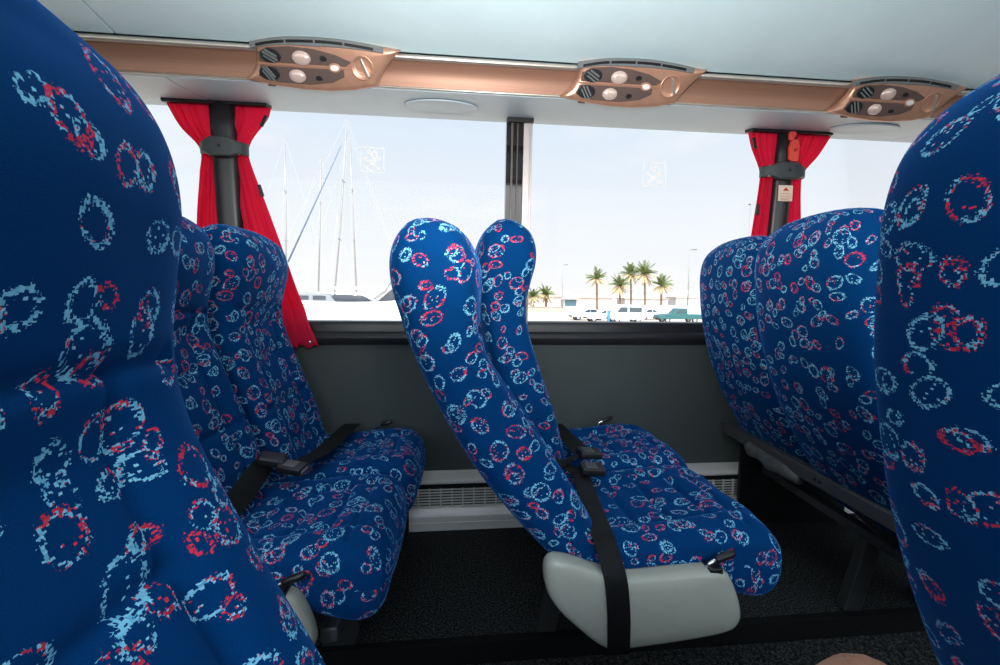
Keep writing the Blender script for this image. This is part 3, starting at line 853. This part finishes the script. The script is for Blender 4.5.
# left pair
belt(sLA, [(-.03, -.16, .425), (-.02, -.08, .440), (-.01, .0, .458), (-.01, .08, .474), (-.01, .15, .490)], (.62, 0, -.7), .058)
MB().box(-.035, .035, -.030, .030, -.012, .012).build('buckle', BLACK, sLA, bevel=.006, loc=(.005, .165, .496), rot=(.05, .25, .25))
buckle(sLA, (.065, .148, .478), (0, .18, -.10), False)
belt(sLW, [(.09, .195, .456), (.085, .12, .460), (.075, .0, .456), (.065, -.12, .458), (.052, -.20, .466), (.042, -.27, .474)], (1, .12, 0), .062)

# ------------------------------------------------------------------ photographer's knee
t = thing('person', 'bare bent knee of a seated person at the bottom edge', 'person', (0, 0, 0))
def leg(name, pts, radii, mat, parent):
    me = bpy.data.meshes.new(name); 
    me.from_pydata(pts, [(i, i + 1) for i in range(len(pts) - 1)], [])
    me.materials.append(mat)
    o = put(name, me, parent)
    sk = o.modifiers.new('Skin', 'SKIN'); sk.use_smooth_shade = True
    for v, r in zip(me.skin_vertices[0].data, radii): v.radius = (r, r)
    me.skin_vertices[0].data[0].use_root = True
    su = o.modifiers.new('Subdivision', 'SUBSURF'); su.levels = 2; su.render_levels = 2
    return o
KX, KY, KZ = .60, .53, .405
LEG = leg('leg', [(.0, .20, .53), (.18, .30, .525), (.38, .42, .42), (KX - .02, KY - .01, KZ), (KX + .022, KY + .01, KZ - .035), (KX + .02, KY + .01, KZ - .15), (KX + .0, KY + .01, KZ - .28), (KX - .01, KY + .01, KZ - .44), (KX - .01, KY + .01, KZ - .555), (KX + .05, KY + .02, KZ - .585), (KX + .13, KY + .03, KZ - .592)],
    [.085, .080, .068, .058, .055, .056, .058, .042, .040, .040, .028], SKIN, t)
leg('shorts', [(-.04, .18, .53), (.04, .222, .53), (.14, .28, .527)], [.105, .105, .102], SHORTS, t)
bpy.context.view_layer.update()
dg = bpy.context.evaluated_depsgraph_get()
lge = LEG.evaluated_get(dg)
hm = MB()
for k in range(80):
    hit, c, nn, _ = lge.ray_cast(Vector((KX - .03 + random.uniform(-.07, .06), KY + random.uniform(-.06, .05), .9)), Vector((0, 0, -1)))
    if not hit or nn.z < .1: continue
    d = (nn * .55 + Vector((random.uniform(-1, 1), random.uniform(-.6, .6), -.1))).normalized() * random.uniform(.006, .011)
    hm.tube([c, c + d * .5 + nn * .001, c + d], [.00016, .00014, .00008], 4)
ho = hm.build('leg_hair', HAIR, t); ho['kind'] = 'stuff'

# ------------------------------------------------------------------ world outside
GZ = -1.65
def ground_mat():
    m, nt, b = mat_base('pale sand and concrete'); n = N(nt)
    tc = n.new('ShaderNodeTexCoord').outputs['Object']
    f = n.noise(tc, .25, 5.0, .6)
    n.set(b.inputs['Base Color'], n.mix(n.ramp(f, .3, .7), (.42, .345, .275, 1), (.53, .45, .37, 1))); b.inputs['Roughness'].default_value = .9
    return m
structure(MB().box(-300, 600, 2.3, 480, GZ - .5, GZ).build('ground', ground_mat()), 'pale sandy parking ground and quay outside the bus')
structure(MB().box(-300, 300, -200, 2.3, GZ - .5, GZ).build('ground.002', simple('pale concrete', (.62, .60, .57), .9, noise=.06, nscale=.4)), 'pale concrete under and beside the bus')
WHITE = simple('white gelcoat', (.86, .86, .86), .25, noise=.02, nscale=2)
BOATG = simple('dark cabin glass', (.03, .035, .045), .12, noise=.1, nscale=3)
MAST = simple('pale mast aluminium', (.29, .27, .255), .4, .2, noise=.05, nscale=2)
WIRE = simple('rigging wire', (.55, .55, .55), .4, .3, noise=.05)
BLUEC = simple('blue sail cover', (.12, .16, .23), .7, noise=.1, nscale=3)
GREYB = simple('grey boat deck', (.20, .20, .205), .6, noise=.08, nscale=2)
def hull_rings(L, B, H, bowx=1):
    rings = []
    for k in range(15):
        t = k / 14; x = -L / 2 + L * t
        w = B / 2 * (1 - max(0, (t - .45) / .55) ** 2.2) * (.86 + .14 * min(1, t * 4)); w = max(w, .03)
        sh = H * (1 + .12 * (2 * t - 1) ** 2); kx = .12 * H
        rings.append([(x * bowx, w, sh), (x * bowx, w * .96, H * .55), (x * bowx, w * .72, H * .12 + kx * 0), (x * bowx, 0, -.25 * H * (1 - t * .6)), (x * bowx, -w * .72, H * .12), (x * bowx, -w * .96, H * .55), (x * bowx, -w, sh)])
    return rings
def sailboat(px, D, ytop, label, L=10, ytilt=0.0, jib=None, hull=1.5, boom=True, bow=1):
    base = atY(px, 300, D)
    t = thing('sailing_boat', label, 'boat', (base.x, D, GZ + .1), group='sailing boats at the marina')
    put('hull', loft('hull', hull_rings(L, L * .28, hull, bow), WHITE), t)
    dk = MB(); dk.prism([(-L * .22, hull * 1.0), (L * .12, hull * 1.0), (L * .05, hull * 1.32), (-L * .20, hull * 1.28)], -L * .08, L * .08, 'y')
    dk.build('cabin', WHITE, t, bevel=.08)
    top = atY(px + ytilt, ytop, D)
    hz = top.z - (GZ + .1); hx = top.x - base.x
    r = .0016 * D
    MB().tube([(0, 0, hull * .9), (hx * .5, 0, hz * .5), (hx, 0, hz)], [r * 1.2, r, r * .7], 8).build('mast', MAST, t, smooth=True)
    for k in (.45, .72): MB().tube([(hx * k, -.5, hz * k), (hx * k, .5, hz * k)], .03, 6).build('spreader', MAST, t)
    rw = .00016 * D
    m = MB(); m.tube([(hx, 0, hz), (L * .46 * bow, 0, hull)], rw, 5); m.tube([(hx, 0, hz), (-L * .48 * bow, 0, hull)], rw, 5)
    for s in (-1, 1): m.tube([(hx, 0, hz * .97), (hx * .72, s * .5, hz * .72), (0, s * L * .12, hull)], rw, 5)
    m.build('rigging', WIRE, t)
    if jib:
        a = atY(jib[0], jib[1], D) - Vector((base.x, D, GZ + .1)); b = atY(jib[2], jib[3], D) - Vector((base.x, D, GZ + .1))
        MB().tube([a, (a + b) / 2, b], [.03, .05, .06], 8).build('furled_jib', BLUEC, t, smooth=True)
    if boom: MB().tube([(hx * .15, 0, hull * 1.7), (-L * .34 * bow, 0, hull * 1.75)], .12, 8).build('boom', WHITE, t, smooth=True)
    return t
sailboat(333, 30, 119, 'nearest sailing boat with the tallest slanting mast and blue furled jib', 11, 14, (341, 146, 288, 262), 1.8, bow=-1)
sailboat(357, 42, 136, 'sailing boat with the white mast just right of the tallest mast', 11, -7, None, 1.6)
sailboat(286, 46, 139, 'leftmost sailing boat with a tall white mast beside the red curtain', 11, -1, None, 1.6)
sailboat(318, 58, 157, 'distant sailing boat with a thin mast left of the tallest mast', 11, 3, None, 1.6)
# motor yacht in front
p = atY(352, 303, 24)
my = thing('motor_yacht', 'low white motor yacht with dark windscreen below the masts', 'boat', (p.x, 23, GZ + .05))
hr = hull_rings(9.0, 2.6, 2.30, 1)
put('hull', loft('hull', hr, WHITE), my)
MB().prism([(-3.4, 2.20), (-.3, 2.25), (-.6, 2.62), (-1.2, 2.74), (-3.4, 2.78)], -.9, .9, 'y').build('cabin', GREYB, my, bevel=.08)
MB().prism([(-.55, 2.30), (1.7, 2.32), (1.1, 2.60), (.4, 2.66), (-.5, 2.68)], -.8, .8, 'y').build('windscreen', BOATG, my, bevel=.06)
MB().prism([(1.55, 2.3), (2.9, 2.32), (2.75, 3.1), (2.55, 3.15)], -.7, .7, 'y').build('flybridge_screen', BOATG, my, bevel=.05)
MB().tube([(1.3, -.8, 2.35), (2.0, -.8, 2.85), (2.3, -.8, 3.30)], .04, 8).build('arch', GREYB, my)
MB().tube([(-.1, -1.0, 2.72), (.9, -1.0, 2.70), (1.7, -1.0, 2.30)], .035, 8).build('handrail', WHITE, my, smooth=True)
for x in (-3.0, -2.2, -1.4): MB().box(x, x + .6, -.915, -.88, 2.40, 2.60).build('window', BOATG, my)

# palms
TRUNK = simple('palm trunk', (.20, .13, .08), .9, noise=.3, nscale=3, bump=.5, bscale=8)
def leaf_mat(name, a, b_):
    m, nt, b = mat_base(name); n = N(nt)
    tc = n.new('ShaderNodeTexCoord').outputs['Object']
    n.set(b.inputs['Base Color'], n.mix(n.ramp(n.noise(tc, .8, 3.0, .6), .35, .65), (*a, 1), (*b_, 1))); b.inputs['Roughness'].default_value = .6
    return m
GREEN = leaf_mat('palm frond green', (.07, .11, .03), (.17, .19, .06)); DRY = leaf_mat('dry palm frond', (.42, .29, .13), (.60, .45, .24))
def frond(m, c, az, el, Ln, droop):
    rng = random
    d = Vector((cos(az) * cos(el), sin(az) * cos(el), sin(el))); path = []
    p = Vector(c)
    for k in range(9):
        path.append(p.copy()); p = p + d * (Ln / 8); d = (d + Vector((0, 0, -droop))).normalized()
    m.tube(path, [.06 * (1 - k / 9.5) + .01 for k in range(9)], 4, False)
    for k in range(1, 9):
        for q in (0, .5):
            a = path[k - 1].lerp(path[k], q) if q else path[k]
            t = (path[k] - path[k - 1]).normalized(); sd = t.cross(Vector((0, 0, 1))); sd = sd.normalized() if sd.length > .01 else Vector((1, 0, 0))
            ll = Ln * .26 * sin(pi * min(1, (k - q + 1) / 10.5))
            for s in (-1, 1):
                tip = a + (sd * s * .75 + t * .6 + Vector((0, 0, -.55))).normalized() * ll
                w = t * .10
                m.add([a - w, a + w, tip], [(0, 1, 2)])
def palm(px, ytop, ybase, D, label, crown, dry, lean=0.0):
    b = atY(px, ybase, D); tp = atY(px + lean, ytop, D)
    H = tp.z - GZ
    crown = crown * D / 440
    t = thing('palm_tree', label, 'palm tree', (b.x, D, GZ), group='palms beyond the parking ground')
    hx = tp.x - b.x; hc = max(1.5, H - crown * .55)
    n = 10
    MB().tube([(hx * (k / n) ** 1.5, 0, hc * k / n) for k in range(n + 1)], [.30 - .10 * k / n + .02 * (k % 2) for k in range(n + 1)], 10).build('trunk', TRUNK, t, smooth=True)
    g = MB(); dr = MB()
    for k in range(22): frond(g, (hx, 0, hc), 2 * pi * k / 22 * 1.618 * 3, random.uniform(.45, 1.5), crown * random.uniform(.60, .82), .10 + .06 * random.random())
    dry += 4 * (dry > 0)
    for k in range(dry): frond(dr, (hx, 0, hc - .1), 2 * pi * k / dry + .3, random.uniform(-.6, .45), crown * random.uniform(.55, .78), .15)
    g.build('crown', GREEN, t); 
    if dry: dr.build('dry_fronds', DRY, t)
    return t
palm(597, 270, 307, 105, 'lone palm with a bare thin trunk, left of the palm cluster', 17, 8)
palm(620, 277, 307, 100, 'short palm at the left of the palm cluster', 17, 12)
palm(631, 266, 306, 112, 'tall slim palm second from the left in the palm cluster', 17, 12)
palm(645, 264, 306, 109, 'tallest and broadest palm in the middle of the cluster', 20, 14)
palm(661, 277, 307, 95, 'shorter palm leaning right at the right end of the cluster', 17, 12, 1)
palm(546, 287, 308, 100, 'small palm left of the kiosk, beside the middle seat', 15, 12)
palm(533, 289, 309, 96, 'small yellowish palm half hidden behind the middle seat', 14, 14)

# kiosk, wall, buildings, hills
k0 = atY(569, 305, 92)
ki = thing('kiosk', 'small beach kiosk with a pale pointed roof and dark window', 'kiosk', (k0.x, 92, GZ))
PALEW = simple('pale render', (.50, .44, .40), .8, noise=.05, nscale=.5); ROOFT = simple('pale thatch', (.40, .32, .26), .9, noise=.15, nscale=2); TEALW = simple('dark teal shutter', (.05, .12, .14), .5, noise=.1, nscale=1)
MB().box(-1.5, 1.5, -1.2, 1.2, 0, 2.6).build('wall', PALEW, ki)
MB().add([(-2.0, -1.7, 2.55), (2.0, -1.7, 2.55), (2.0, 1.7, 2.55), (-2.0, 1.7, 2.55), (0, 0, 3.7)], [(0, 1, 4), (1, 2, 4), (2, 3, 4), (3, 0, 4), (3, 2, 1, 0)]).build('roof', ROOFT, ki)
MB().box(-1.2, 1.2, -1.26, -1.19, 1.2, 2.5).build('shutter', TEALW, ki)
lw = MB(); a = atY(600, 310, 80); b = atY(720, 310, 80)
lw.box(a.x, b.x + 30, 79.8, 80.2, GZ, GZ + 1.5); lw.box(a.x, b.x + 30, 79.7, 80.3, GZ + 1.5, GZ + 1.62)
tag(lw.build('boundary_wall', simple('white boundary wall', (.50, .54, .57), .8, noise=.04, nscale=.3), bevel=.03), 'long low white wall behind the parked cars', 'wall')
lh = MB(); a = atY(520, 308, 88); b = atY(562, 308, 88); lh.box(a.x - 6, b.x, 87.5, 88.5, GZ, GZ + .9); lh.box(a.x - 6, b.x, 87.4, 88.6, GZ + .9, GZ + 1.0)
tag(lh.build('boundary_wall', simple('sand coloured wall', (.42, .34, .27), .9, noise=.1, nscale=.4), bevel=.03), 'low sand coloured wall left of the kiosk', 'wall')
def building(px0, px1, ytop, D, label, col):
    a = atY(px0, ytop, D); b = atY(px1, ytop, D); H = a.z - GZ
    t = thing('building', label, 'building', (a.x, D, GZ), group='pale buildings on the far shore')
    mt = simple('wash ' + label, col, .85, noise=.05, nscale=.2)
    W = b.x - a.x
    MB().box(0, W, 0, 8, 0, H).build('wall', mt, t)
    MB().box(-.3, W + .3, -.3, 8.3, H, H + .4).build('roof', ROOFT, t)
    nw = max(2, int(W / 4))
    for k in range(nw): 
        x = W * (k + .5) / nw
        MB().box(x - .6, x + .6, -.06, .02, H * .45, H * .75).build('window', simple('window shade', (.45, .44, .44), .5, noise=.05), t)
building(534, 562, 297, 130, 'long pale building left of the kiosk', (.46, .38, .35))
building(577, 612, 298, 150, 'low pinkish building right of the kiosk', (.47, .37, .34))
building(625, 668, 299, 155, 'low pale building behind the palm cluster', (.43, .39, .39))
building(676, 712, 298, 160, 'pale building right of the palm cluster', (.48, .44, .43))
hl = MB(); v = []; f = []
nx = 60
for i in range(nx + 1):
    x = -120 + 520 * i / nx; h = 5 + 5 * sin(i * .33) ** 2 + 3 * sin(i * .9 + 1)
    h *= max(.1, min(1, (x - 0) / 40)) if x < 80 else 1
    v += [(x, 300, GZ), (x, 330, GZ + max(1.5, h) * 1.0), (x, 380, GZ)]
for i in range(nx): f += [(3 * i, 3 * i + 3, 3 * i + 4, 3 * i + 1), (3 * i + 1, 3 * i + 4, 3 * i + 5, 3 * i + 2)]
structure(hl.add(v, f).build('ground.001', simple('hazy hills', (.42, .36, .35), .95, noise=.06, nscale=.05)), 'low hazy shore on the horizon')
# cars
TYRE = simple('tyre rubber', (.02, .02, .02), .7, noise=.2, nscale=5); HUB = simple('wheel hub', (.5, .5, .5), .35, .6, noise=.1, nscale=5); CGL = simple('car glass', (.05, .07, .08), .1, noise=.1, nscale=2)
def car(px, D, style, col, label, L, direction=1):
    p = atY(px, 318, D)
    t = thing('car', label, 'car', (p.x, D, GZ), (0, 0, 0 if direction > 0 else pi), group='vehicles parked outside')
    paint = simple('paint ' + label, col, .25, .0, noise=.02, nscale=1, coat=.5)
    h = L / 2
    if style == 'pickup':
        body = [(-h, .45), (-h, 1.0), (-.15 * L, 1.0), (-.13 * L, 1.08), (.16 * L, 1.08), (.30 * L, 1.02), (h - .1, .92), (h, .75), (h, .42)]
        cab = [(-.15 * L, 1.0), (-.13 * L, 1.66), (.06 * L, 1.68), (.17 * L, 1.05)]; win = [(-.105 * L, 1.12), (-.10 * L, 1.55), (-.035 * L, 1.56), (-.035 * L, 1.12)]; win2 = [(-.015 * L, 1.12), (-.015 * L, 1.56), (.052 * L, 1.57), (.125 * L, 1.12)]
    elif style == 'van':
        body = [(-h, .4), (-h, 1.1), (h - .5, 1.1), (h, .85), (h, .4)]
        cab = [(-h, 1.05), (-h + .05, 2.0), (.22 * L, 2.05), (.40 * L, 1.1)]; win = [(-.42 * L, 1.2), (-.42 * L, 1.75), (-.05 * L, 1.78), (-.05 * L, 1.2)]; win2 = [(.0, 1.2), (.0, 1.78), (.2 * L, 1.78), (.33 * L, 1.2)]
    else:
        body = [(-h, .42), (-h, .82), (-h + .2, .95), (-.25 * L, .98), (.18 * L, .98), (.36 * L, .90), (h - .1, .78), (h, .6), (h, .4)]
        cab = [(-.36 * L, .93), (-.24 * L, 1.40), (.02 * L, 1.44), (.20 * L, .95)]; win = [(-.28 * L, 1.0), (-.21 * L, 1.33), (-.05 * L, 1.36), (-.05 * L, 1.0)]; win2 = [(-.03 * L, 1.0), (-.03 * L, 1.36), (.02 * L, 1.36), (.15 * L, 1.0)]
    MB().prism(body, -.85, .85, 'y').build('body', paint, t, bevel=.08, seg=3)
    MB().prism(cab, -.74, .74, 'y').build('cabin', paint, t, bevel=.06, seg=3)
    for w in (win, win2):
        MB().prism(w, -.765, .765, 'y').build('window', CGL, t, bevel=.01)
    for x in (-.31 * L, .31 * L):
        for y in (-.8, .62):
            wo = MB().cyl((x, y, .34), .34, .18, 'y', 22).build('wheel', TYRE, t, bevel=.03)
            MB().cyl((x, y - .01, .34), .19, .20, 'y', 16).build('hub', HUB, wo)
    for x in (-h - .02, h - .04): MB().box(x, x + .08, -.78, .78, .42, .56).build('bumper', TYRE, t, bevel=.02)
    return t
car(587, 54, 'sedan', (.45, .46, .50), 'silver car with dark windows, leftmost of the parked cars', 4.3, -1)
car(603, 50, 'sedan', (.85, .85, .85), 'white saloon car in front of the silver car', 4.3, -1)
car(625, 48.3, 'van', (.86, .86, .86), 'white van parked in the middle of the cars', 3.9, -1)
car(651, 56, 'sedan', (.80, .80, .82), 'small pale car just left of the teal pickup', 3.8, 1)
car(678, 49, 'pickup', (.012, .10, .10), 'teal pickup truck parked beside the right seat back', 5.3, -1)
# blue post and street lamps
p = atY(608.5, 318, 46)
bp_ = thing('parking_post', 'slim blue post standing between the white parked cars', 'post', (p.x, 46, GZ))
BL = simple('blue paint', (.05, .22, .62), .5, noise=.05, nscale=3)
MB().box(-.13, .13, -.13, .13, 0, 1.25).build('post', BL, bp_, bevel=.03); MB().cyl((0, 0, 1.25), .12, .22, 'z', 14, .07).build('cap', BL, bp_, bevel=.03)
LAMPM = simple('grey lamp post', (.24, .25, .27), .5, .2, noise=.05)
def lamp(px, ytop, D, label, arm):
    p = atY(px, ytop, D); H = p.z - GZ
    t = thing('street_lamp', label, 'street lamp', (p.x, D, GZ), group='street lamps outside')
    MB().tube([(0, 0, 0), (0, 0, H * .5), (0, 0, H)], [.13, .10, .06], 10).build('pole', LAMPM, t, smooth=True)
    m = MB(); m.tube([(0, 0, H), (arm * .5, 0, H + .15), (arm, 0, H + .1)], .05, 8); m.build('arm', LAMPM, t, smooth=True)
    MB().box(arm - .1, arm + .9 * (1 if arm > 0 else -1) if arm > 0 else arm + .1, -.18, .18, H + .02, H + .16).build('lamp_head', simple('lamp head', (.10, .105, .11), .4, noise=.05), t, bevel=.04)
lamp(690, 250, 85, 'tall street lamp right of the palms', .5)
lamp(751, 205, 60, 'street lamp pole just left of the right red curtain', -.2)
lamp(563, 265, 120, 'distant street lamp above the kiosk', .5)

# ------------------------------------------------------------------ light
W = bpy.data.worlds.new('sky'); S.world = W; W.use_nodes = True; nt = W.node_tree; n = N(nt)
bg = nt.nodes['Background']
tc = n.new('ShaderNodeTexCoord').outputs['Generated']
sp = n.new('ShaderNodeSeparateXYZ'); n.set(sp.inputs[0], tc)
el = sp.outputs[2]; yy = sp.outputs[1]
base = n.mix(n.ramp(el, .0, .50), (1.03, 1.02, 1.01, 1), (.66, .81, .985, 1))
cl = n.noise(n.vmath('MULTIPLY', tc, (1.0, 1.0, 3.2)), 2.6, 6.0, .55)
cf = n.math('MULTIPLY', n.ramp(cl, .55, .72), n.ramp(el, .55, .12))
base = n.mix(cf, base, (1.03, 1.03, 1.03, 1))
# the sky behind the camera, round the sun, is several times brighter than the marina side
sd = n.vmath('DOT_PRODUCT', tc, Vector((-.05, -.84, .54)).normalized(), out=1)
glow = n.math('MULTIPLY', n.math('POWER', n.math('MAXIMUM', sd, 0.0), 5.0), 7.0)
n.set(bg.inputs['Color'], base); n.set(bg.inputs['Strength'], n.math('ADD', 1.0, glow))
sun = bpy.data.lights.new('sun', 'SUN'); so = bpy.data.objects.new('sun', sun); COL.objects.link(so)
sun.energy = 5.5; sun.angle = radians(1.0); sun.color = (1, .95, .88)
so.rotation_euler = Vector((.10, .45, -.88)).to_track_quat('-Z', 'Y').to_euler()
# added soft fill spot, not a coach fitting, to brighten the rack underside
fl = bpy.data.lights.new('uplight', 'SPOT'); fo = bpy.data.objects.new('added_uplight', fl); COL.objects.link(fo)
fl.energy = 80; fl.spot_size = radians(150); fl.spot_blend = 1.0; fl.shadow_soft_size = .05; fl.color = (1, .98, .95)
fo.location = (.03, .25, 1.20); fo.rotation_euler = (Vector((.25, 1.0, 1.78)) - Vector((.03, .25, 1.20))).to_track_quat('-Z', 'Y').to_euler()
# gangway ceiling lamps of the coach
for k, x in enumerate((-1.6, .1, 1.8)):
    l = bpy.data.lights.new('gangway lamp', 'AREA'); lo = bpy.data.objects.new('gangway_lamp', l); COL.objects.link(lo)
    l.shape = 'RECTANGLE'; l.size = 1.1; l.size_y = .16; l.energy = .4; l.color = (1, .95, .90)
    lo.location = (x, .56, 2.03)

vs = S.view_settings
vs.view_transform = 'Standard'; vs.look = 'None'; vs.gamma = 1; vs.exposure = 0.0; vs.use_curve_mapping = False
